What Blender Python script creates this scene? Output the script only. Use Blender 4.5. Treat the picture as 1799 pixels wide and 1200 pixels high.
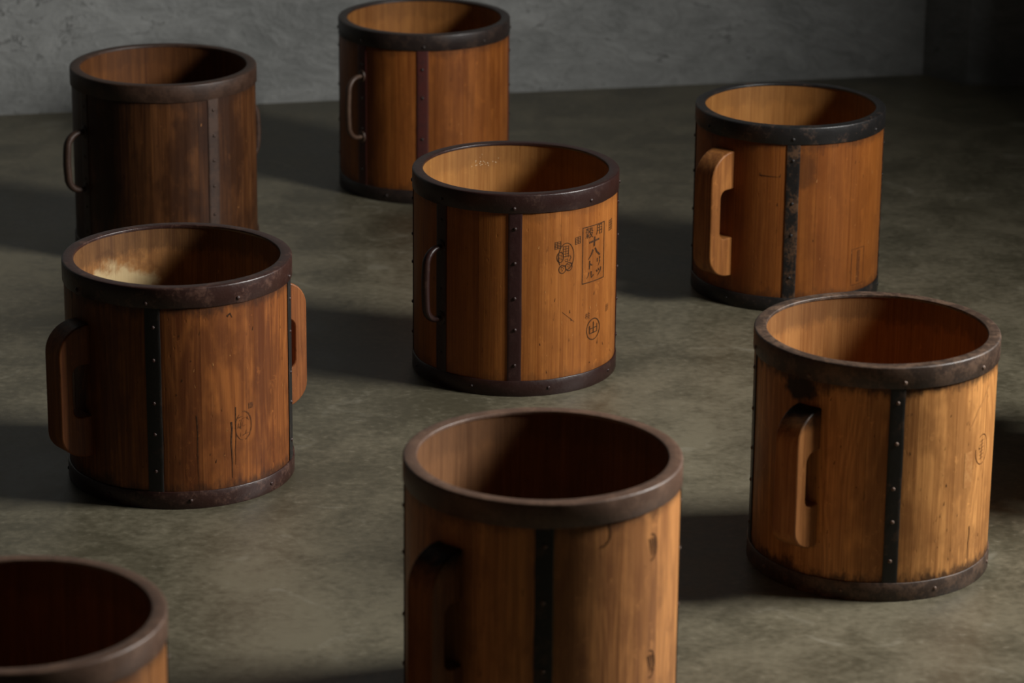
import bpy, math, random
from mathutils import Vector, Matrix
for o in list(bpy.data.objects): bpy.data.objects.remove(o, do_unlink=True)
SC = bpy.context.scene
COL = SC.collection
R = math.radians
PI = math.pi

# ------------------------------------------------------------------ camera
cam_d = bpy.data.cameras.new('camera')
cam = bpy.data.objects.new('camera', cam_d); COL.objects.link(cam)
cam_d.sensor_width = 36.0
cam_d.lens = 5710.5 / 1799 * 36.0
cam.location = (0, 0, 1.7468)
cam.rotation_euler = (Matrix.Rotation(R(90 - 18.4166), 4, 'X') @ Matrix.Rotation(R(0.534), 4, 'Z')).to_euler()
cam_d.clip_start = 0.05
cam_d.dof.use_dof = True
cam_d.dof.focus_distance = 5.0
cam_d.dof.aperture_fstop = 5.6
SC.camera = cam

# ------------------------------------------------------------------ world, window light, exposure
world = bpy.data.worlds.new('world'); SC.world = world
world.use_nodes = True
bg = world.node_tree.nodes['Background']
bg.inputs[0].default_value = (0.75, 0.85, 1.0, 1); bg.inputs[1].default_value = 0.0
WIN = dict(x=2.05, y0=3.84, y1=4.74, z0=1.18, z1=2.12, t=0.36)
ld = bpy.data.lights.new('window_daylight', 'AREA')
ld.shape = 'RECTANGLE'; ld.size = 0.95; ld.size_y = 0.92
ld.energy = 224; ld.color = (1.0, 0.985, 0.95)
lo = bpy.data.objects.new('window_daylight', ld); COL.objects.link(lo)
lo.location = (2.43, 4.28, 1.68)
lo.rotation_euler = (0, R(90), 0)
SC.view_settings.view_transform = 'Standard'
SC.view_settings.look = 'None'
SC.view_settings.gamma = 1
SC.view_settings.use_curve_mapping = False
SC.view_settings.exposure = 0.0

# ------------------------------------------------------------------ helpers
def mesh_obj(name, verts, faces, mat=None, parent=None, smooth=None, loc=None, mats=None, fmat=None):
    me = bpy.data.meshes.new(name)
    me.from_pydata([tuple(v) for v in verts], [], faces)
    for m in (mats or ([mat] if mat else [])): me.materials.append(m)
    if fmat: me.polygons.foreach_set('material_index', fmat)
    if smooth is not None:
        me.polygons.foreach_set('use_smooth', [True] * len(me.polygons))
        me.set_sharp_from_angle(angle=R(smooth))
    me.update()
    o = bpy.data.objects.new(name, me); COL.objects.link(o)
    if parent: o.parent = parent
    if loc: o.location = loc
    return o

def box_vf(x0, x1, y0, y1, z0, z1, base=0):
    v = [(x0,y0,z0),(x1,y0,z0),(x1,y1,z0),(x0,y1,z0),(x0,y0,z1),(x1,y0,z1),(x1,y1,z1),(x0,y1,z1)]
    f = [(0,3,2,1),(4,5,6,7),(0,1,5,4),(1,2,6,5),(2,3,7,6),(3,0,4,7)]
    return v, [tuple(i + base for i in q) for q in f]

def boxes(name, lst, mat, parent=None):
    V, F = [], []
    for b in lst:
        v, f = box_vf(*b, base=len(V)); V += v; F += f
    return mesh_obj(name, V, F, mat, parent)

def prism_vf(poly, z0, z1):
    n = len(poly)
    V = [(x, y, z0) for x, y in poly] + [(x, y, z1) for x, y in poly]
    F = [tuple(range(n))[::-1], tuple(range(n, 2 * n))] + [(i, (i+1) % n, n + (i+1) % n, n + i) for i in range(n)]
    return V, F

def lathe_closed(profile, seg=96, wob=None):
    n = len(profile); V = []; F = []
    for s in range(seg):
        a = 2 * PI * s / seg
        for k, (r, z) in enumerate(profile):
            if wob: r, z = wob(k, a, r, z)
            V.append((r * math.sin(a), -r * math.cos(a), z))
    for s in range(seg):
        t = (s + 1) % seg
        for k in range(n):
            q = (k + 1) % n
            F.append((s*n+k, t*n+k, t*n+q, s*n+q))
    return V, F

def cyl(a, r, z):                       # a = angle from the side facing the viewer, to the right
    return (r * math.sin(a), -r * math.cos(a), z)

# ------------------------------------------------------------------ node helpers
class NT:
    def __init__(s, name):
        s.m = bpy.data.materials.new(name); s.m.use_nodes = True
        s.t = s.m.node_tree; s.n = s.t.nodes; s.l = s.t.links
        s.b = s.n['Principled BSDF']
    def node(s, typ, **kw):
        d = s.n.new(typ)
        for k, v in kw.items(): setattr(d, k, v)
        return d
    def put(s, sock, v):
        if hasattr(v, 'node'): s.l.new(v, sock)
        elif v is not None:
            if hasattr(sock, 'default_value') and hasattr(sock.default_value, '__len__') and not hasattr(v, '__len__'):
                v = (v, v, v)
            if sock.type == 'RGBA' and len(v) == 3: v = (*v, 1)
            sock.default_value = v
    def math(s, op, a, b=None, c=None, clamp=False):
        d = s.node('ShaderNodeMath', operation=op); d.use_clamp = clamp
        s.put(d.inputs[0], a)
        if b is not None: s.put(d.inputs[1], b)
        if c is not None: s.put(d.inputs[2], c)
        return d.outputs[0]
    def vmath(s, op, a, b=None, out=0):
        d = s.node('ShaderNodeVectorMath', operation=op)
        s.put(d.inputs[0], a)
        if b is not None: s.put(d.inputs[1], b)
        return d.outputs[out]
    def mix(s, fac, a, b, blend='MIX'):
        d = s.node('ShaderNodeMix', data_type='RGBA', blend_type=blend)
        s.put(d.inputs['Factor'], fac)
        s.put(d.inputs[6], a); s.put(d.inputs[7], b)
        return d.outputs[2]
    def noise(s, vec, scale, detail=3, rough=0.5, dist=0.0):
        d = s.node('ShaderNodeTexNoise')
        s.put(d.inputs['Vector'], vec)
        d.inputs['Scale'].default_value = scale; d.inputs['Detail'].default_value = detail
        d.inputs['Roughness'].default_value = rough; d.inputs['Distortion'].default_value = dist
        return d.outputs[0]
    def ramp(s, v, lo, hi, a=0.0, b=1.0, smooth=True):
        d = s.node('ShaderNodeMapRange'); d.interpolation_type = 'SMOOTHSTEP' if smooth else 'LINEAR'
        s.put(d.inputs[0], v)
        d.inputs[1].default_value = lo; d.inputs[2].default_value = hi
        d.inputs[3].default_value = a; d.inputs[4].default_value = b
        return d.outputs[0]
    def obj(s): return s.node('ShaderNodeTexCoord').outputs['Object']
    def geo(s): return s.node('ShaderNodeNewGeometry').outputs['Position']
    def rnd(s): return s.node('ShaderNodeObjectInfo').outputs['Random']
    def bump(s, h, strength, dist):
        d = s.node('ShaderNodeBump'); d.inputs['Strength'].default_value = strength; d.inputs['Distance'].default_value = dist
        s.put(d.inputs['Height'], h); s.l.new(d.outputs[0], s.b.inputs['Normal'])
    def col(s, c): s.put(s.b.inputs['Base Color'], c)
    def rough(s, c): s.put(s.b.inputs['Roughness'], c)
    def spec(s, c): s.b.inputs['Specular IOR Level'].default_value = c

def mul(c, k): return tuple(min(1, x * k) for x in c)

def wood_mat(name, light, dark, H, stain=0.6, ring=0.35, rough=0.42, spots=(), blotch=0.5, pale=None, grain_dir='Z', char_z=None, var=0.35, spec=0.3, pits=1.0):
    m = NT(name)
    ob = m.obj(); rn = m.rnd()
    off = m.node('ShaderNodeCombineXYZ')
    m.put(off.inputs[0], m.math('MULTIPLY', rn, 7.3)); m.put(off.inputs[1], m.math('MULTIPLY', rn, 13.1)); m.put(off.inputs[2], m.math('MULTIPLY', rn, 5.7))
    sc = (1, 1, 0.022)
    st = m.vmath('MULTIPLY', ob, sc)
    st = m.vmath('ADD', st, off.outputs[0])
    fine = m.noise(st, 330, 4, 0.62)
    mid = m.noise(m.vmath('ADD', m.vmath('MULTIPLY', ob, (1, 1, 0.09)), off.outputs[0]), 17, 2, 0.45, 0.25)
    rings = m.math('MULTIPLY_ADD', m.math('SINE', m.math('MULTIPLY', mid, 85)), 0.5, 0.5)
    rings = m.math('POWER', rings, 1.6)
    streak = m.noise(st, 60, 3, 0.55)
    fac = m.math('ADD', m.math('MULTIPLY', m.ramp(fine, 0.36, 0.64), 0.42), m.math('MULTIPLY', rings, ring))
    fac = m.math('ADD', fac, m.math('MULTIPLY', m.ramp(streak, 0.3, 0.7), 0.56 - ring * 0.8))
    fac = m.math('ADD', fac, m.math('MULTIPLY_ADD', rn, var, -var / 2), clamp=True)
    c = m.mix(fac, dark, light)
    bl = m.noise(m.vmath('MULTIPLY', ob, (1, 1, 0.55)), 14, 4, 0.62)
    c = m.mix(m.ramp(bl, 0.45, 0.62, 0, blotch), c, mul(dark, 0.75))
    # pale rubbed places and scratches
    sc2 = m.noise(m.vmath('MULTIPLY', ob, (1, 1, 0.6)), 55, 5, 0.7)
    c = m.mix(m.ramp(sc2, 0.60, 0.74, 0, 0.35), c, mul(light, 1.35))
    fl = m.noise(m.vmath('MULTIPLY', ob, (1, 1, 0.22)), 210, 2, 0.5)
    c = m.mix(m.ramp(fl, 0.68, 0.76, 0, 0.55 * pits), c, mul(dark, 0.45))
    rp = m.math('ABSOLUTE', m.math('SUBTRACT', m.noise(m.vmath('MULTIPLY', ob, (1, 1, 0.8)), 24, 3, 0.6, 1.2), 0.5))
    sp = m.math('MULTIPLY', m.math('SUBTRACT', 1.0, m.ramp(rp, 0.0, 0.006)), m.ramp(sc2, 0.54, 0.64))
    c = m.mix(m.math('MULTIPLY', sp, 0.5 * pits), c, mul(light, 1.5))
    if pale:
        pn = m.noise(ob, 30, 4, 0.6)
        d = m.vmath('LENGTH', m.vmath('DIVIDE', m.vmath('SUBTRACT', ob, pale), (0.085, 0.085, 0.075)), out=1)
        d = m.math('ADD', d, m.math('MULTIPLY_ADD', pn, 0.9, -0.45))
        c = m.mix(m.ramp(d, 0.72, 1.0, 0.85, 0), c, (0.47, 0.36, 0.19))
        ed = m.math('SUBTRACT', 1.0, m.ramp(m.math('ABSOLUTE', m.math('SUBTRACT', d, 1.08)), 0.0, 0.12))
        c = m.mix(m.math('MULTIPLY', ed, 0.4), c, mul(dark, 0.7))
    # rust bleeding from the hoops into the wood, in uneven streaks
    sep = m.node('ShaderNodeSeparateXYZ'); m.put(sep.inputs[0], ob); z = sep.outputs[2]
    if stain:
        sn = m.noise(m.vmath('MULTIPLY', ob, (1, 1, 0.5)), 45, 5, 0.7)
        low = m.math('SUBTRACT', m.math('MULTIPLY', sn, 0.068), m.math('SUBTRACT', z, 0.010))
        hig = m.math('SUBTRACT', m.math('MULTIPLY', sn, 0.056), m.math('SUBTRACT', H - 0.020, z))
        mk = m.math('MAXIMUM', m.ramp(low, 0.0, 0.018), m.ramp(hig, 0.0, 0.018))
        c = m.mix(m.math('MULTIPLY', mk, stain), c, (0.022, 0.010, 0.006))
    dn = m.noise(ob, 60, 4, 0.6)
    for (px, py, pz, rx, rz, k) in spots:
        d = m.vmath('LENGTH', m.vmath('DIVIDE', m.vmath('SUBTRACT', ob, (px, py, pz)), (rx, rx, rz)), out=1)
        d = m.math('ADD', d, m.math('MULTIPLY_ADD', dn, 0.9, -0.45))
        c = m.mix(m.ramp(d, 0.55, 1.05, k, 0), c, (0.008, 0.006, 0.005))
    if char_z is not None:
        d = m.math('ADD', m.math('SUBTRACT', z, char_z), m.math('MULTIPLY_ADD', dn, 0.05, -0.025))
        c = m.mix(m.ramp(d, -0.012, 0.02, 0, 0.95), c, (0.008, 0.006, 0.005))
    m.col(c)
    m.rough(m.math('MULTIPLY_ADD', streak, 0.3, rough - 0.1))
    m.spec(spec)
    vo = m.node('ShaderNodeTexVoronoi'); m.put(vo.inputs['Vector'], m.vmath('MULTIPLY', ob, (1, 1, 0.45))); vo.inputs['Scale'].default_value = 75
    pit = m.ramp(vo.outputs['Distance'], 0.03, 0.13)
    h = m.math('ADD', m.math('MULTIPLY', fine, 0.5), m.math('MULTIPLY', pit, 0.45 * pits))
    h = m.math('ADD', h, m.math('MULTIPLY', sc2, 0.6))
    m.bump(h, 0.35, 0.0014)
    return m.m

def iron_mat(name, paint, rust, amount=0.5, rough=0.42, metal=0.0, spec=0.5, scale=38):
    m = NT(name); ob = m.obj()
    n1 = m.noise(ob, scale, 5, 0.65); n2 = m.noise(ob, 210, 4, 0.6)
    k = m.math('ADD', m.math('MULTIPLY', n1, 0.7), m.math('MULTIPLY', n2, 0.3))
    c = m.mix(m.ramp(k, 0.60 - amount * 0.28, 0.72 - amount * 0.22), paint, rust)
    c = m.mix(m.ramp(n2, 0.62, 0.78, 0, 0.35), c, mul(rust, 1.9))
    m.col(c)
    m.rough(m.math('MULTIPLY_ADD', n1, 0.3, rough - 0.12))
    m.b.inputs['Metallic'].default_value = metal; m.spec(spec)
    m.bump(m.math('ADD', n2, m.math('MULTIPLY', n1, 0.8)), 0.28, 0.0012)
    return m.m

def plain_mat(name, c, rough=0.6, spec=0.3, nscale=0, c2=None):
    m = NT(name)
    if c2:
        c = m.mix(m.ramp(m.noise(m.obj(), nscale, 4, 0.65), 0.38, 0.62), c, c2)
    m.col(c); m.rough(rough); m.spec(spec)
    return m.m

# ------------------------------------------------------------------ setting materials
def floor_material():
    m = NT('polished_concrete'); g = m.geo()
    n1 = m.noise(g, 1.7, 4, 0.55, 0.4); n2 = m.noise(g, 9, 5, 0.62, 0.5); n3 = m.noise(g, 75, 4, 0.6); n4 = m.noise(g, 420, 2, 0.5)
    k = m.math('ADD', m.math('MULTIPLY', n1, 0.34), m.math('ADD', m.math('MULTIPLY', n2, 0.38), m.math('MULTIPLY', n3, 0.28)))
    c = m.mix(m.ramp(k, 0.38, 0.62), (0.074, 0.065, 0.041), (0.174, 0.153, 0.103))
    c = m.mix(m.ramp(n3, 0.60, 0.75, 0, 0.3), c, (0.26, 0.24, 0.185))
    c = m.mix(m.ramp(n4, 0.64, 0.74, 0, 0.3), c, (0.06, 0.058, 0.05))
    # hairline scratches
    w = m.node('ShaderNodeTexWave'); w.wave_type = 'BANDS'; w.bands_direction = 'DIAGONAL'
    m.put(w.inputs['Vector'], g); w.inputs['Scale'].default_value = 1.3; w.inputs['Distortion'].default_value = 9; w.inputs['Detail'].default_value = 3; w.inputs['Detail Scale'].default_value = 2.2
    c = m.mix(m.math('MULTIPLY', m.ramp(w.outputs['Fac'], 0.985, 1.0), m.ramp(n2, 0.5, 0.65, 0, 0.3)), c, (0.3, 0.28, 0.22))
    m.col(c)
    m.rough(m.math('ADD', m.math('MULTIPLY', n2, 0.22), m.math('MULTIPLY_ADD', n3, 0.16, 0.24)))
    m.spec(0.5)
    m.bump(m.math('ADD', m.math('MULTIPLY', n2, 0.8), m.math('MULTIPLY', n3, 0.25)), 0.18, 0.004)
    return m.m
def wall_material(name, a, b):
    m = NT(name); g = m.geo()
    gs = m.vmath('MULTIPLY', g, (1, 1, 1.7))
    n1 = m.noise(gs, 2.6, 5, 0.6, 0.9); n2 = m.noise(gs, 11, 6, 0.66, 1.4); n3 = m.noise(g, 90, 3, 0.6)
    k = m.math('ADD', m.math('MULTIPLY', n1, 0.55), m.math('ADD', m.math('MULTIPLY', n2, 0.35), m.math('MULTIPLY', n3, 0.1)))
    c = m.mix(m.ramp(k, 0.36, 0.64), a, b)
    # trowel sweeps: thin dark ridges along a contour of a warped noise
    r = m.math('ABSOLUTE', m.math('SUBTRACT', n1, 0.57))
    rid = m.math('MULTIPLY', m.math('SUBTRACT', 1.0, m.ramp(r, 0.0, 0.012)), m.ramp(n2, 0.5, 0.62))
    c = m.mix(m.math('MULTIPLY', rid, 0.55), c, mul(a, 0.45))
    m.col(c); m.rough(0.62); m.spec(0.3)
    h = m.math('ADD', m.math('MULTIPLY', n1, 1.0), m.math('ADD', m.math('MULTIPLY', n2, 0.45), m.math('MULTIPLY', rid, -0.25)))
    m.bump(h, 0.5, 0.03)
    return m.m
M_floor = floor_material()
M_wall = wall_material('troweled_plaster', (0.20, 0.205, 0.198), (0.33, 0.335, 0.325))
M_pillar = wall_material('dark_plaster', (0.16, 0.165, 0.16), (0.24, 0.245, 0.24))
M_side = plain_mat('grey_plaster', (0.022, 0.022, 0.021), 0.8, 0.2, 5, (0.03, 0.03, 0.028))
M_frame = plain_mat('dark_steel_frame', (0.02, 0.02, 0.02), 0.5)

def struct(o): o['kind'] = 'structure'; return o

# ------------------------------------------------------------------ the room
struct(boxes('floor', [(-3.4, 2.41, -1.6, 8.2, -0.1, 0.0)], M_floor))
struct(boxes('ceiling', [(-3.4, 2.41, -1.6, 8.2, 3.2, 3.3)], M_side))
d = Vector((0.9767, 0.2145)); nrm = Vector((-0.2145, 0.9767)); p0 = Vector((-1.091, 6.747))
def wl(s, t): q = p0 + d * s + nrm * t; return (q.x, q.y)
poly = [wl(-2.3, 0), wl(3.2, 0), wl(3.2, 0.15), wl(-2.3, 0.15)]
V, F = prism_vf(poly, 0.0, 3.2)
struct(mesh_obj('wall_back', V, F, M_wall))
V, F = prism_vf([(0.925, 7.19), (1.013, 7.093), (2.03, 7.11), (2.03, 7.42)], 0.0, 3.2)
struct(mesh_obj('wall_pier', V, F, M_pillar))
struct(boxes('wall_left', [(-3.4, -3.3, -1.6, 8.2, 0, 3.2)], M_side))
struct(boxes('wall_front', [(-3.3, 2.05, -1.6, -1.5, 0, 3.2)], M_side))
w = WIN
struct(boxes('wall_right', [(w['x'], w['x']+w['t'], -1.6, w['y0'], 0, 3.2), (w['x'], w['x']+w['t'], w['y1'], 8.2, 0, 3.2),
       (w['x'], w['x']+w['t'], w['y0'], w['y1'], 0, w['z0']), (w['x'], w['x']+w['t'], w['y0'], w['y1'], w['z1'], 3.2)], M_side))
xa, xb = w['x'] + 0.10, w['x'] + 0.15
struct(boxes('window_1', [(xa, xb, w['y0'], w['y0']+0.04, w['z0'], w['z1']), (xa, xb, w['y1']-0.04, w['y1'], w['z0'], w['z1']),
       (xa, xb, w['y0'], w['y1'], w['z0'], w['z0']+0.04), (xa, xb, w['y0'], w['y1'], w['z1']-0.04, w['z1'])], M_frame))

# ------------------------------------------------------------------ marks burned into the wood
M_brand = plain_mat('burned_brand', (0.030, 0.014, 0.007), 0.7, 0.15, 260, (0.075, 0.032, 0.012))
M_brand_soft = plain_mat('faded_brand', (0.075, 0.026, 0.009), 0.6, 0.2, 200, (0.15, 0.052, 0.015))
M_worn = plain_mat('worn_pale_wood', (0.50, 0.24, 0.08), 0.5, 0.3, 120, (0.42, 0.18, 0.055))
M_speck = plain_mat('pale_speck', (0.75, 0.62, 0.42), 0.6, 0.2)

class Mark:                                  # flat marks drawn as (u, v) metres and wrapped onto the curved wood
    def __init__(s): s.v = []; s.f = []
    def line(s, pts, w=0.0012, taper=False, step=0.004):
        P = [Vector(p) for p in pts]; Q = [P[0]]
        for a, b in zip(P, P[1:]):
            n = max(1, int((b - a).length / step))
            for i in range(1, n + 1): Q.append(a.lerp(b, i / n))
        n = len(Q); base = len(s.v)
        for i, q in enumerate(Q):
            t = (Q[min(i+1, n-1)] - Q[max(i-1, 0)])
            t = t.normalized() if t.length > 1e-9 else Vector((1, 0))
            k = w / 2 * ((1.25 - 0.9 * i / max(1, n - 1)) if taper else 1)
            s.v += [(q.x - t.y * k, q.y + t.x * k), (q.x + t.y * k, q.y - t.x * k)]
        for i in range(n - 1):
            a = base + 2 * i; s.f.append((a, a + 1, a + 3, a + 2))
    def oval(s, cx, cy, rx, ry, w=0.0012, a0=0, a1=360, n=28):
        s.line([(cx + rx * math.cos(R(a0 + (a1 - a0) * i / n)), cy + ry * math.sin(R(a0 + (a1 - a0) * i / n))) for i in range(n + 1)], w)
    def rect(s, x0, x1, y0, y1, w=0.0014):
        h = w / 2
        s.line([(x0 - h, y0), (x1 + h, y0)], w); s.line([(x0 - h, y1), (x1 + h, y1)], w)
        s.line([(x0, y0), (x0, y1)], w); s.line([(x1, y0), (x1, y1)], w)
    def fill(s, x0, x1, y0, y1, nx=4):
        base = len(s.v)
        for i in range(nx + 1):
            x = x0 + (x1 - x0) * i / nx; s.v += [(x, y0), (x, y1)]
        for i in range(nx): a = base + 2 * i; s.f.append((a, a + 2, a + 3, a + 1))
    def text(s, ch, cx, cy, size, sx=1.0, bold=0.0):
        cu = bpy.data.curves.new('glyph', 'FONT'); cu.body = ch; cu.size = 1.0; cu.resolution_u = 3; cu.offset = bold
        cu.align_x = 'LEFT'
        o = bpy.data.objects.new('glyph', cu); COL.objects.link(o)
        bpy.context.view_layer.update()
        me = bpy.data.meshes.new_from_object(o.evaluated_get(bpy.context.evaluated_depsgraph_get()))
        if len(me.vertices):
            xs = [v.co.x for v in me.vertices]; ys = [v.co.y for v in me.vertices]
            mx, my = (min(xs) + max(xs)) / 2, (min(ys) + max(ys)) / 2
            k = size / max(max(xs) - min(xs), max(ys) - min(ys))
            base = len(s.v)
            s.v += [(cx + (v.co.x - mx) * k * sx, cy + (v.co.y - my) * k) for v in me.vertices]
            s.f += [tuple(base + i for i in p.vertices) for p in me.polygons]
        bpy.data.objects.remove(o); bpy.data.curves.remove(cu); bpy.data.meshes.remove(me)
    def seal(s, cx, cy, w, h, rows=5, tilt=0.0, lw=0.0009):     # a small square seal too fine to read
        for i in range(rows):
            y = cy - h / 2 + h * i / (rows - 1)
            s.line([(cx - w / 2, y - tilt), (cx + w / 2, y + tilt)], lw)
        for x in (-0.42, 0.0, 0.42): s.line([(cx + x * w, cy - h / 2), (cx + x * w, cy + h / 2)], lw)
    def build(s, name, B, ang, z, mat, rad=None, label=None):
        r = (rad or B['rw']) + 0.00035
        V = [cyl(R(ang) + u / r, r, z + v) for u, v in s.v]
        o = mesh_obj(name, V, s.f, mat, B['root'])
        if label: o['label'] = label
        return o

# ------------------------------------------------------------------ shared small meshes
def dome_mesh():
    V, F = [], []; n = 10
    for (r, h) in ((1.0, 0.0), (0.95, 0.35), (0.62, 0.72)):
        for i in range(n): V.append((r * math.cos(2*PI*i/n), r * math.sin(2*PI*i/n), h))
    V.append((0, 0, 0.86))
    for k in range(2):
        for i in range(n): j = (i+1) % n; F.append((k*n+i, k*n+j, k*n+n+j, k*n+n+i))
    for i in range(n): F.append((2*n+i, 2*n+(i+1) % n, 3*n))
    return V, F
DV, DF = dome_mesh()
def rivet_mesh(mat, name):
    me = bpy.data.meshes.new(name); me.from_pydata(DV, [], DF); me.materials.append(mat)
    me.polygons.foreach_set('use_smooth', [True] * len(DF)); return me
def add_rivet(me, ang, r, z, size, parent):
    o = bpy.data.objects.new('rivet', me); COL.objects.link(o); o.parent = parent
    n = Vector((math.sin(ang), -math.cos(ang), 0)); t = Vector((math.cos(ang), math.sin(ang), 0))
    m = Matrix.Identity(4)
    up = Vector((0, 0, 1))
    for i in range(3):
        m[i][0] = t[i] * size; m[i][1] = up[i] * size; m[i][2] = n[i] * size * 0.85; m[i][3] = n[i] * (r - 0.0002) + up[i] * z
    o.matrix_local = m
    return o

# ------------------------------------------------------------------ the buckets
def bucket(pos, label, D, H, a, wood, inner, hoop, strap_m, handle_kind, handle_m, seed, strap_at, rivets=5, hz=(0.17, 0.83), group=True,
           th=0.0175, hoop_w=(0.031, 0.027), nst=15, strap_w=0.0225, rivet_m=None, ht=0.042, hp=0.053, tube=0.0062, hoop_rivets=8, hoop_off=0.0, opp=180):
    rng = random.Random(seed)
    X, Y = pos
    root = bpy.data.objects.new('wooden_bucket', None); COL.objects.link(root)
    root.empty_display_size = 0.1
    root.location = (X, Y, 0.0); root.rotation_euler = (0, 0, -math.atan2(X, Y))
    root['label'] = label; root['category'] = 'bucket'
    if group: root['group'] = 'iron-hooped wooden grain buckets on the concrete floor'
    Ro = D / 2; rw = Ro - 0.0026; ri = Ro - th
    B = dict(root=root, rw=rw, ri=ri, Ro=Ro, H=H)
    # staves
    ws = [rng.uniform(0.75, 1.3) for _ in range(nst)]; tot = sum(ws); t0 = R(a) + rng.uniform(0, 1)
    for wd in ws:
        t1 = t0 + 2 * PI * wd / tot
        g = 0.00005 / rw; sg = 7
        aa = [t0 + g] + [t0 + g + (t1 - t0 - 2*g) * i / sg for i in range(sg + 1)][0:] + [t1 - g]
        V, F, FM = [], [], []
        dr = rng.uniform(-0.0002, 0.0002)
        outer = [(aa[0], rw - 0.00035)] + [(x, rw + dr) for x in [t0 + 4*g] + [t0 + 4*g + (t1 - t0 - 8*g) * i / sg for i in range(1, sg)] + [t1 - 4*g]] + [(aa[-1], rw - 0.00035)]
        innr = [(t0 + g, ri + 0.0012)] + [(t0 + g + (t1 - t0 - 2*g) * i / sg, ri + 0.0008) for i in range(sg + 1)] + [(t1 - g, ri + 0.0012)]
        n = len(outer); z0, z1 = 0.003, H - 0.0022
        for (x, r_) in outer: V += [cyl(x, r_, z0), cyl(x, r_, z1)]
        for (x, r_) in innr: V += [cyl(x, r_, z0), cyl(x, r_, z1)]
        for i in range(n - 1):
            F.append((2*i, 2*i+2, 2*i+3, 2*i+1)); FM.append(0)
        b = 2 * n; q = len(innr)
        for i in range(q - 1):
            F.append((b+2*i+1, b+2*i+3, b+2*i+2, b+2*i)); FM.append(1)
        F.append((0, 1, b+1, b)); FM.append(0)
        e = 2*(n-1); eb = b + 2*(q-1)
        F.append((e, eb, eb+1, e+1)); FM.append(0)
        F.append(tuple([2*i+1 for i in range(n)] + [b+2*i+1 for i in reversed(range(q))])); FM.append(0)
        F.append(tuple([2*i for i in reversed(range(n))] + [b+2*i for i in range(q)])); FM.append(0)
        mesh_obj('stave', V, F, None, root, 40, mats=[wood, inner], fmat=FM)
        t0 = t1
    # bottom board
    V, F = [], []
    ns = 48
    for z in (0.018, 0.034):
        for i in range(ns): V.append(cyl(2*PI*i/ns, ri + 0.0006, z))
    F = [tuple(range(ns))[::-1], tuple(range(ns, 2*ns))] + [(i, (i+1) % ns, ns+(i+1) % ns, ns+i) for i in range(ns)]
    mesh_obj('bottom_board', V, F, inner, root)
    # iron hoops: the upper one is folded over the top edge
    ph = [rng.uniform(0, 6.28) for _ in range(6)]
    def wob_at(idx, amp):
        def f(k, an, r_, z):
            if k in idx: z += amp * (math.sin(3*an+ph[0]) + 0.6*math.sin(8*an+ph[1]) + 0.5*math.sin(17*an+ph[2]) + 0.4*math.sin(31*an+ph[3]))
            else: z += 0.00012 * math.sin(5*an+ph[4])
            r_ += 0.00015 * math.sin(7*an+ph[5])
            return r_, z
        return f
    zb = H - hoop_w[0]; bv = 0.0026
    prof = [(Ro - 0.0004, zb), (Ro, zb + 0.0005), (Ro, H - bv), (Ro - bv*0.12, H - bv*0.6), (Ro - bv*0.42, H - bv*0.2), (Ro - bv, H),
            (ri + 0.0012, H), (ri + 0.0003, H - 0.0004), (ri, H - 0.0013), (ri, H - 0.0042), (ri + 0.0007, H - 0.0042), (ri + 0.0007, H - 0.002), (rw + 0.0003, H - 0.002), (rw + 0.0003, zb)]
    V, F = lathe_closed(prof, 128, wob_at((0, 1, 13), 0.00035))
    th_o = mesh_obj('hoop', V, F, hoop, root, 50); th_o['label'] = 'iron hoop folded over the top rim'
    hb = hoop_w[1]
    prof = [(Ro - 0.0008, 0.0), (Ro, 0.0012), (Ro, hb - 0.0008), (Ro - 0.0007, hb), (rw + 0.0003, hb), (rw + 0.0003, 0.0)]
    V, F = lathe_closed(prof, 128, lambda k, an, r_, z: (r_, z + (0.0004 * (math.sin(4*an+ph[1]) + 0.6*math.sin(13*an+ph[2])) if k in (2, 3, 4) else 0)))
    bh_o = mesh_obj('hoop', V, F, hoop, root, 50); bh_o['label'] = 'iron hoop around the foot'
    rm = rivet_mesh(rivet_m or hoop, 'rivet')
    for i in range(hoop_rivets):
        an = R(a + 45 + hoop_off) + 2*PI*i/hoop_rivets + rng.uniform(-0.02, 0.02)
        add_rivet(rm, an, Ro, H - hoop_w[0] * rng.uniform(0.68, 0.8), 0.0034, th_o)
        add_rivet(rm, an + 0.35, Ro, hb * 0.5, 0.003, bh_o)
    # vertical iron straps
    rs = rw + 0.0016
    for sa in strap_at:
        an = R(a + sa); hw = strap_w / 2 / rs; V, F = [], []
        z0, z1, nz, na = hb - 0.001, zb + 0.001, 10, 6
        for j in range(nz + 1):
            z = z0 + (z1 - z0) * j / nz
            e1 = rng.uniform(-0.00035, 0.00035) / rs; e2 = rng.uniform(-0.00035, 0.00035) / rs
            row = [(an - hw + e1, rw - 0.0003), (an - hw + e1, rs - 0.0003)] + [(an - hw * 0.94 + hw * 1.88 * i / na, rs) for i in range(na + 1)] + [(an + hw + e2, rs - 0.0003), (an + hw + e2, rw - 0.0003)]
            V += [cyl(x, r_, z) for x, r_ in row]
        nn = na + 5
        for j in range(nz):
            for i in range(nn - 1):
                F.append((j*nn+i, j*nn+i+1, (j+1)*nn+i+1, (j+1)*nn+i))
        so = mesh_obj('strap', V, F, strap_m, root, 45)
        for i in range(rivets):
            z = z0 + (z1 - z0) * (i + 0.55 + rng.uniform(-0.12, 0.12)) / rivets
            add_rivet(rm, an + rng.uniform(-0.006, 0.006), rs, z, 0.0031, so)
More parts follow.
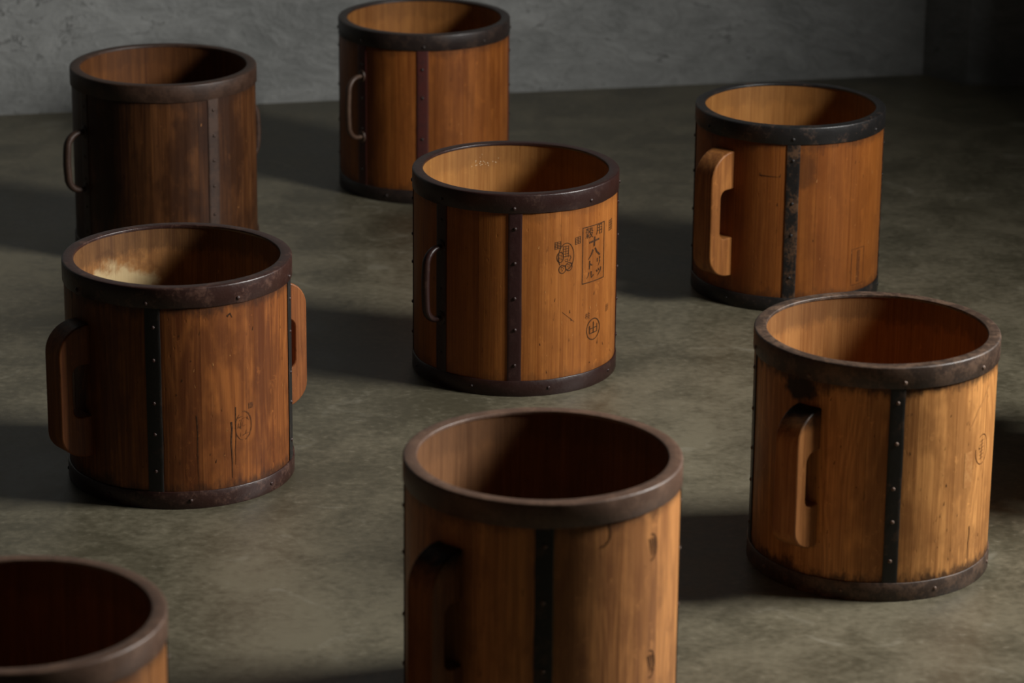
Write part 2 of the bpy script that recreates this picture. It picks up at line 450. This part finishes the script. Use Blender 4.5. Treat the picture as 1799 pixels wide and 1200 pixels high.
    # two handles, on opposite sides
    for an in (R(a), R(a + opp)):
        n = Vector((math.sin(an), -math.cos(an), 0)); t = Vector((math.cos(an), math.sin(an), 0)); up = Vector((0, 0, 1))
        if handle_kind == 'wood':
            lo, hi = hz[0] * H, hz[1] * H
            L = hi - lo; o0, o1 = lo + L * 0.185, hi - L * 0.21
            s0, s1 = lo + L * 0.31, hi - L * 0.30
            sd = hp * 0.56; rr = 0.013; q = -0.004
            P = [(q, lo)]
            for i in range(0, 9):
                k = R(90 * i / 8); P.append((hp * (0.06 + 0.94 * math.sin(k)), o0 - (o0 - lo) * math.cos(k)))
            for i in range(0, 9):
                k = R(90 * i / 8); P.append((hp * (0.06 + 0.94 * math.cos(k)), o1 + (hi - o1) * math.sin(k)))
            P += [(q, hi), (q, s1)]
            for i in range(0, 5):
                k = R(90 * i / 4); P.append((sd - rr + rr * math.sin(k), s1 - rr + rr * math.cos(k)))
            for i in range(0, 5):
                k = R(90 * i / 4); P.append((sd - rr + rr * math.cos(k), s0 + rr - rr * math.sin(k)))
            P += [(q, s0)]
            m_ = len(P)
            V = [n * (rw + u) + up * z - t * (ht/2) for u, z in P] + [n * (rw + u) + up * z + t * (ht/2) for u, z in P]
            F = [tuple(range(m_))[::-1], tuple(range(m_, 2*m_))] + [(i, (i+1) % m_, m_+(i+1) % m_, m_+i) for i in range(m_)]
            o = mesh_obj('handle', V, F, handle_m, root, 40)
            bm = o.modifiers.new('soft', 'BEVEL'); bm.width = 0.0022; bm.segments = 2; bm.limit_method = 'ANGLE'; bm.angle_limit = R(50)
        else:
            lo, hi = hz[0] * H, hz[1] * H
            pr = hp; rc = 0.026; path = []
            path.append((-0.004, hi))
            for i in range(0, 9):
                k = R(90 * i / 8); path.append((pr - rc + rc * math.sin(k), hi - rc + rc * math.cos(k)))
            zs = [hi - rc - (hi - lo - 2*rc) * i / 5 for i in range(1, 5)]
            path += [(pr + 0.0015 * math.sin(PI * (i + 1) / 5), z) for i, z in enumerate(zs)]
            for i in range(0, 9):
                k = R(90 * i / 8); path.append((pr - rc + rc * math.cos(k), lo + rc - rc * math.sin(k)))
            path.append((-0.004, lo))
            V, F = [], []; sg = 12; N = len(path)
            for i, (u, z) in enumerate(path):
                p = Vector(path[max(0, i-1)]); q = Vector(path[min(N-1, i+1)]); tg = (q - p).normalized()
                nn = Vector((-tg.y, tg.x))
                mid = math.sin(PI * i / (N - 1)); tr = tube * (0.72 + 0.28 * mid)
                for s in range(sg):
                    c, s_ = math.cos(2*PI*s/sg) * tr, math.sin(2*PI*s/sg) * tr * 1.15
                    V.append(n * (rs + u + nn.x * c) + up * (z + nn.y * c) + t * s_)
            for i in range(N - 1):
                for s in range(sg):
                    j = (s + 1) % sg; F.append((i*sg+s, i*sg+j, (i+1)*sg+j, (i+1)*sg+s))
            o = mesh_obj('handle', V, F, handle_m, root, 60)
            # oval flanges where the handle ends are riveted on
            for zz in (lo, hi):
                fv, ff = [], []; k = 16
                for h, s in ((0.0, 1.0), (0.0022, 0.94), (0.003, 0.7)):
                    for i in range(k):
                        x, y = math.cos(2*PI*i/k) * 0.0095 * s, math.sin(2*PI*i/k) * 0.0125 * s
                        fv.append(n * (rs + h - 0.0004) + t * x + up * (zz + y))
                for r_ in range(2):
                    for i in range(k): j = (i+1) % k; ff.append((r_*k+i, r_*k+j, (r_+1)*k+j, (r_+1)*k+i))
                ff.append(tuple(range(2*k, 3*k)))
                mesh_obj('handle_flange', fv, ff, handle_m, o, 50)
    return B

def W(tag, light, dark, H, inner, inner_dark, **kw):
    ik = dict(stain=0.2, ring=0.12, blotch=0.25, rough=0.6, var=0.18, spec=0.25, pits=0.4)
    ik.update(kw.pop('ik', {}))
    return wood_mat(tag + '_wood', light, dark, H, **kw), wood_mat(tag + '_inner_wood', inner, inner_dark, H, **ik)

def wcyl(ang, r, z): return cyl(R(ang), r, z)

def nicks(B, seed, n, a0, a1, z0, z1, mat=None, name='nicks'):      # scattered small dents and cuts, one part
    g = random.Random(seed); k = Mark(); mid = (a0 + a1) / 2
    for i in range(n):
        u = R(g.uniform(a0, a1) - mid) * B['rw']; v = g.uniform(z0, z1); L = g.uniform(0.0008, 0.0036); t = g.uniform(-0.25, 0.25)
        k.line([(u - t * L, v - L), (u, v), (u + t * L, v + L * 0.7)], g.uniform(0.0005, 0.0013), True, 0.002)
    o = k.build(name, B, mid, 0.0, mat or M_brand); o['kind'] = 'stuff'
    return o
def crack(B, ang, z0, z1, seed, w=0.0014):
    g = random.Random(seed); k = Mark(); P = []; u = 0.0; n = 9
    for i in range(n):
        u += g.uniform(-0.0011, 0.0011); P.append((u, z1 + (z0 - z1) * i / (n - 1)))
    k.line(P, w, True, 0.004); k.build('crack', B, ang, 0.0, M_brand)

# small-handled dark bucket, far left
wo, wi = W('smoky', (0.1122, 0.0412, 0.0119), (0.0359, 0.0112, 0.0034), 0.341, (0.1642, 0.0593, 0.0145), (0.0734, 0.0234, 0.0053), stain=0.45, blotch=0.75, ring=0.28, var=0.5)
ir = iron_mat('brown_iron', (0.036, 0.017, 0.010), (0.058, 0.028, 0.016), 0.6, 0.48)
B1 = bucket((-0.6443, 5.8139), 'smoky dark brown bucket with brown iron loop handles, nearest the left of the back wall', 0.3417, 0.341, -59, wo, wi, ir, ir, 'iron', ir, 11, (0, 90, 180, 270), 6, hz=(0.385, 0.70), hp=0.036, tube=0.0072, th=0.0185, hoop_rivets=0, opp=182.5)
nicks(B1, 1, 34, -35, 75, 0.06, 0.30); nicks(B1, 2, 8, 10, 80, 0.06, 0.29, M_worn, 'pale_nicks')

wo, wi = W('russet', (0.36, 0.1189, 0.0221), (0.17, 0.0476, 0.0091), 0.3362, (0.3666, 0.153, 0.0381), (0.2106, 0.0765, 0.0167), stain=0.4, blotch=0.45, ring=0.15)
ir = iron_mat('blackened_iron', (0.022, 0.014, 0.012), (0.045, 0.026, 0.018), 0.4, 0.42)
sm = iron_mat('oxblood_iron', (0.075, 0.016, 0.013), (0.055, 0.014, 0.012), 0.4, 0.45)
hm = iron_mat('rubbed_iron', (0.065, 0.034, 0.021), (0.09, 0.05, 0.03), 0.5, 0.45)
B2 = bucket((-0.1783, 6.2533), 'russet bucket with dark red iron straps and a thin loop handle, farthest back', 0.3377, 0.3362, -46, wo, wi, ir, sm, 'iron', hm, 22, (0, 45, -45, 135, 225, 180), 4, hz=(0.365, 0.725), hp=0.035, tube=0.0052)
nicks(B2, 12, 6, 5, 60, 0.10, 0.24, M_worn, 'pale_nicks')

wo, wi = W('honey', (0.2829, 0.0916, 0.0161), (0.1565, 0.0422, 0.0071), 0.3342, (0.3468, 0.1526, 0.0374), (0.22, 0.0845, 0.0181), stain=0.5, blotch=0.35, ring=0.12,
           spots=[(*wcyl(9, 0.165, 0.26), 0.030, 0.040, 0.45)])
ir = iron_mat('black_iron', (0.010, 0.009, 0.009), (0.060, 0.036, 0.025), 0.25, 0.40)
sm = iron_mat('black_patchy_iron', (0.008, 0.007, 0.007), (0.090, 0.045, 0.022), 0.45, 0.42, scale=30)
hw_ = wood_mat('honey_handle_wood', (0.37, 0.15, 0.040), (0.17, 0.058, 0.015), 0.3342, stain=0, ring=0.5, blotch=0.3, var=0.1)
B3 = bucket((0.4886, 5.5877), 'honey-coloured bucket with black iron hoops and wooden block handles, at the right towards the back', 0.3361, 0.3342, -42, wo, wi, ir, sm, 'wood', hw_, 33, (45, -45, 135, 225), 4, hz=(0.165, 0.84), hp=0.052, ht=0.043, hoop_rivets=6)
nicks(B3, 3, 12, -20, 75, 0.05, 0.28); nicks(B3, 13, 10, 10, 75, 0.05, 0.28, M_worn, 'pale_nicks')
k = Mark(); k.rect(-0.0165, 0.0165, -0.033, 0.033, 0.0013)
for i in range(11): k.seal(0.001, -0.0265 + i * 0.0053, 0.0085, 0.0036, 3, 0.0002, 0.0010)
k.build('brand_mark', B3, 50.6, 0.071, M_brand_soft, label='upright box stamp with a dark column of fine characters')
k = Mark(); k.line([(-0.024, 0.0006), (-0.008, 0), (0.012, -0.0004)], 0.0013, True); k.build('scratch', B3, -9, 0.245, M_brand)

wo, wi = W('redwood', (0.2783, 0.092, 0.0208), (0.1167, 0.0324, 0.0084), 0.3404, (0.34, 0.1558, 0.048), (0.17, 0.0697, 0.0208), stain=0.7, blotch=0.6, ring=0.42, var=0.4, ik=dict(pale=cyl(R(-140), 0.153, 0.225), stain=0.5, blotch=0.45))
ir = iron_mat('reddish_iron', (0.030, 0.011, 0.008), (0.080, 0.038, 0.026), 0.35, 0.36)
sm = iron_mat('sooty_iron', (0.008, 0.007, 0.006), (0.030, 0.017, 0.012), 0.3, 0.5)
hw_ = wood_mat('redwood_handle_wood', (0.30, 0.105, 0.030), (0.14, 0.042, 0.013), 0.3404, stain=0, ring=0.25, blotch=0.4, var=0.1, char_z=0.262)
B4 = bucket((-0.4989, 4.6195), 'reddish bucket with chalky pale stains inside and wooden block handles, at the left', 0.3411, 0.3404, -58, wo, wi, ir, sm, 'wood', hw_, 44, (45, -45, 135, 225), 5, hz=(0.19, 0.79), hp=0.050, ht=0.041, hoop_off=-2)
nicks(B4, 4, 22, -30, 70, 0.05, 0.29); nicks(B4, 14, 10, 0, 65, 0.06, 0.28, M_worn, 'pale_nicks')
crack(B4, 8, 0.035, 0.145, 1, 0.0012); crack(B4, 25.5, 0.04, 0.128, 2, 0.0022); crack(B4, 28.5, 0.06, 0.15, 3, 0.0013); crack(B4, -10, 0.04, 0.20, 5, 0.0016)
k = Mark(); k.oval(0, 0, 0.0145, 0.0225, 0.0019, -75, 95); k.oval(0, 0, 0.0135, 0.0215, 0.0010, 120, 265)
rg = random.Random(4)
for i in range(16):
    x, y = rg.uniform(-0.009, 0.008), rg.uniform(-0.016, 0.016); an = rg.choice((0.1, 0.2, 1.4, 1.5, 2.4)); L = rg.uniform(0.002, 0.0045)
    k.line([(x - L * math.cos(an), y - L * math.sin(an)), (x, y + 0.0006), (x + L * math.cos(an), y + L * math.sin(an))], rg.uniform(0.0007, 0.0014), True)
k.build('brand_mark', B4, 32.8, 0.118, M_brand_soft, label='oval brand pressed into the wood')
k = Mark(); k.fill(-0.0045, 0.0045, -0.0045, 0.0045); k.build('brand_mark', B4, 37.5, 0.147, M_brand_soft, label='small square brand')
k = Mark(); k.line([(-0.004, 0), (0.001, 0.004), (0.004, -0.003)], 0.003, True); k.build('nick', B4, 26, 0.291, M_brand)

wo, wi = W('amber', (0.3715, 0.1329, 0.0266), (0.2134, 0.0648, 0.0119), 0.3393, (0.3802, 0.1746, 0.0454), (0.2534, 0.0985, 0.0217), stain=0.3, blotch=0.35, ring=0.10, var=0.22)
ir = iron_mat('maroon_iron', (0.022, 0.0075, 0.0058), (0.045, 0.021, 0.014), 0.22, 0.36)
sm = iron_mat('maroon_strap_iron', (0.026, 0.0075, 0.0070), (0.040, 0.015, 0.012), 0.2, 0.40)
B5 = bucket((0.0036, 5.1313), 'amber bucket with maroon iron hoops and Japanese characters burned into its side, in the middle', 0.3392, 0.3393, -45, wo, wi, ir, sm, 'iron', ir, 55, (0, 45, -45, 135, 225, 180), 5, hz=(0.345, 0.70), hp=0.033, tube=0.0064)
nicks(B5, 5, 18, 10, 75, 0.04, 0.20); nicks(B5, 15, 12, 12, 75, 0.04, 0.28, M_worn, 'pale_nicks')
k = Mark(); g_ = random.Random(8)
for i in range(22):
    x, y, q = g_.gauss(0, 0.013), g_.gauss(0, 0.006), g_.uniform(0.0006, 0.0014)
    k.line([(x - q / 2, y), (x + q / 2, y + 0.0003)], q)
o = k.build('pale_specks', B5, -160, 0.306, M_speck, rad=B5['ri'] + 0.0008 - 0.0008, label='pale specks on the inside'); o['kind'] = 'stuff'
k = Mark(); k.rect(-0.0275, 0.0275, -0.047, 0.047, 0.0017)
k.build('brand_mark', B5, 50, 0.226, M_brand, label='burned rectangular frame around the characters')
k = Mark()
k.text('穀', -0.0125, 0.0365, 0.0185, 1.0, 0.004); k.text('用', 0.0125, 0.0375, 0.0165, 1.0, 0.0)
k.line([(-0.0125, 0.0200), (0.0125, 0.0215)], 0.0032); k.line([(0.0005, 0.0275), (-0.0005, 0.0115)], 0.0030)
k.line([(-0.003, 0.0065), (-0.007, -0.001), (-0.0145, -0.0085)], 0.0032, True); k.line([(0.002, 0.0085), (0.007, 0.0005), (0.0155, -0.006)], 0.0030, False)
k.line([(0.0085, -0.0100), (0.0083, -0.0165)], 0.0022); k.line([(0.0150, -0.0085), (0.0152, -0.0175), (0.0110, -0.0235)], 0.0024, True)
k.line([(0.0065, -0.0295), (0.0085, -0.0335)], 0.0024); k.line([(0.0115, -0.0280), (0.0130, -0.0320)], 0.0024); k.line([(0.0190, -0.0270), (0.0165, -0.0340), (0.0100, -0.0400)], 0.0024, True)
k.line([(-0.0110, -0.0110), (-0.0112, -0.0250)], 0.0024); k.line([(-0.0105, -0.0160), (-0.0045, -0.0195)], 0.0022)
k.line([(-0.0130, -0.0300), (-0.0135, -0.0350), (-0.0180, -0.0400)], 0.0024, True); k.line([(-0.0070, -0.0290), (-0.0068, -0.0400), (-0.0010, -0.0360)], 0.0022)
k.build('brand_mark', B5, 50, 0.226, M_brand, label='burned characters reading grain use, eighteen litres')
k = Mark(); k.oval(0.001, 0.002, 0.0142, 0.0225, 0.0013, -95, 215)
for i in range(5): k.line([(-0.006, 0.019 - i * 0.0042), (0.0055, 0.0195 - i * 0.0042)], 0.0010)
for x in (-0.005, 0.0, 0.005): k.line([(x, 0.020), (x * 0.9, 0.001)], 0.0010)
k.oval(-0.010, 0.002, 0.006, 0.0085, 0.0013); k.line([(-0.013, 0.006), (-0.006, 0.004), (-0.013, 0.001), (-0.006, -0.002)], 0.0011)
k.line([(-0.002, -0.004), (0.003, -0.002), (0.004, -0.007), (-0.001, -0.006)], 0.0011); k.line([(0.007, 0.004), (0.010, -0.001), (0.006, -0.006)], 0.0011)
k.oval(-0.006, -0.0185, 0.0062, 0.0068, 0.0014); k.oval(0.006, -0.0155, 0.0062, 0.0068, 0.0014)
for cx, cy in ((-0.006, -0.0185), (0.006, -0.0155)):
    k.line([(cx - 0.003, cy + 0.001), (cx - 0.001, cy + 0.001)], 0.0012); k.line([(cx + 0.001, cy + 0.001), (cx + 0.003, cy + 0.001)], 0.0012); k.line([(cx, cy - 0.001), (cx, cy - 0.003)], 0.001)
    k.line([(cx - 0.005, cy + 0.005), (cx, cy + 0.0035), (cx + 0.005, cy + 0.006)], 0.0012)
k.build('brand_mark', B5, 29.2, 0.229, M_brand, label='burned oval emblem over two small rings')
for an, z, w_, h_, ti in ((24.2, 0.2515, 0.0115, 0.011, 0.0006), (37.2, 0.2545, 0.012, 0.011, 0.0006), (67.5, 0.2615, 0.013, 0.0165, 0.0005)):
    k = Mark(); k.seal(0, 0, w_, h_, 5, ti, 0.0011); k.build('brand_mark', B5, an, z, M_brand, label='tiny burned seal')
k = Mark(); k.oval(0, 0, 0.0168, 0.0178, 0.0017)
k.line([(-0.0095, 0.007), (-0.0095, -0.0065), (0.0095, -0.0055), (0.0095, 0.008)], 0.0019); k.line([(0.0, 0.0125), (0.0, -0.006)], 0.0021); k.line([(-0.010, 0.0015), (0.010, 0.0025)], 0.0017)
k.build('brand_mark', B5, 50.3, 0.097, M_brand, label='burned ring with a crossed box inside')
k = Mark(); k.text('検', 0, 0, 0.0115, 1.0, 0.0); k.build('brand_mark', B5, 45.2, 0.1225, M_brand_soft, label='faint small character')
k = Mark(); k.seal(0, 0, 0.009, 0.010, 4, 0.0005, 0.0008); k.build('brand_mark', B5, 64.4, 0.123, M_brand_soft, label='faint small character')
k = Mark(); k.line([(-0.0105, 0.010), (0.0125, -0.0095)], 0.0008); k.build('scratch', B5, 31, 0.128, M_brand_soft)

wo, wi = W('orange', (0.705, 0.3286, 0.0996), (0.3365, 0.1351, 0.0379), 0.3405, (0.3641, 0.1597, 0.0449), (0.2241, 0.0814, 0.019), stain=0.85, blotch=0.62, ring=0.34, var=0.45,
           spots=[(*wcyl(-36, 0.175, 0.292), 0.036, 0.022, 0.95), (*wcyl(-36, 0.17, 0.07), 0.035, 0.008, 0.6)], ik=dict(stain=0.4))
ir = iron_mat('rusty_iron', (0.040, 0.023, 0.015), (0.100, 0.058, 0.036), 0.55, 0.46)
sm = iron_mat('black_worn_iron', (0.009, 0.008, 0.007), (0.045, 0.026, 0.017), 0.35, 0.42)
rv = iron_mat('bright_rivet_iron', (0.16, 0.10, 0.07), (0.10, 0.055, 0.035), 0.5, 0.35)
hw_ = wood_mat('orange_handle_wood', (0.42, 0.185, 0.060), (0.22, 0.080, 0.023), 0.3405, stain=0, ring=0.3, blotch=0.35, var=0.1, char_z=0.252)
B6 = bucket((0.508, 4.2981), 'orange-brown bucket with rusty brown hoops and a scorched wooden block handle, at the right', 0.3423, 0.3405, -31, wo, wi, ir, sm, 'wood', hw_, 66, (42, -48, 135, 225), 5, hz=(0.213, 0.80), hp=0.054, ht=0.038, rivet_m=rv, strap_w=0.021)
nicks(B6, 6, 40, -25, 70, 0.05, 0.29); nicks(B6, 16, 10, 15, 70, 0.05, 0.29, M_worn, 'pale_nicks'); crack(B6, 55, 0.04, 0.09, 6, 0.0014)
k = Mark(); k.oval(0, 0, 0.017, 0.0215, 0.0011, -60, 120); k.oval(0, 0, 0.017, 0.0215, 0.0013, 170, 290)
for i in range(6): k.line([(-0.007, -0.013 + i * 0.005), (0.004 + 0.002 * (i % 2), -0.012 + i * 0.005)], 0.0009)
k.line([(-0.002, -0.015), (0.0, 0.014)], 0.0009)
k.build('brand_mark', B6, 63.2, 0.197, M_brand_soft, label='faint oval brand')
k = Mark(); k.fill(-0.0085, 0.0085, -0.026, 0.026); k.build('worn_patch', B6, 52, 0.176, M_worn, label='pale worn patch')
k = Mark(); k.line([(-0.030, -0.028), (-0.012, -0.004), (0.004, 0.010), (0.022, 0.030)], 0.0028, step=0.003); k.build('scuff', B6, 62, 0.262, M_worn, label='pale diagonal scuff')

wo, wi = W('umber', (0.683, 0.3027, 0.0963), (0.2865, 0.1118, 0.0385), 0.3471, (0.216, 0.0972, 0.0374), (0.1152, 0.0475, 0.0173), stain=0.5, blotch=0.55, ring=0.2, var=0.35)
ir = iron_mat('dull_brown_iron', (0.105, 0.058, 0.038), (0.15, 0.085, 0.055), 0.5, 0.42)
hw_ = wood_mat('umber_handle_wood', (0.30, 0.12, 0.034), (0.14, 0.048, 0.015), 0.3471, stain=0, ring=0.25, blotch=0.35, var=0.1, char_z=0.255)
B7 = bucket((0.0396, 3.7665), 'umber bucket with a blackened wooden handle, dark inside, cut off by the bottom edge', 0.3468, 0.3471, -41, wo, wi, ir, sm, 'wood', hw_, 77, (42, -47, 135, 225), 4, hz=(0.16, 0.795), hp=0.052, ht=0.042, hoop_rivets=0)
for an, z, w_, h_ in ((25, 0.303, 0.011, 0.016), (51, 0.268, 0.010, 0.017), (51.5, 0.113, 0.010, 0.018)):
    k = Mark(); k.oval(0, 0, w_, h_, 0.002, -100, 100)
    if an > 30:
        for i in range(4): k.line([(-0.005 + i * 0.004, 0.012), (0.0005 + i * 0.003, -0.011)], 0.0018, True)
    k.build('brand_mark', B7, an, z, M_brand, label='blurred dark oval brand')

wo, wi = W('chestnut', (0.36, 0.150, 0.046), (0.17, 0.062, 0.020), 0.3328, (0.28, 0.12, 0.045), (0.15, 0.06, 0.022), stain=0.5, blotch=0.5, ring=0.2)
B8 = bucket((-0.5438, 3.2913), 'bucket in the bottom left corner, only its brown rim and black inside showing', 0.3348, 0.3328, -45, wo, wi, ir, sm, 'wood', hw_, 88, (45, -45, 135, 225), 4, hoop_rivets=0)
B9 = bucket((0.965, 4.62), 'bucket just past the right edge, known only by the shadow it throws', 0.34, 0.34, 5, wo, wi, ir, sm, 'wood', hw_, 99, (45, -45, 135, 225), 4, hoop_rivets=0)
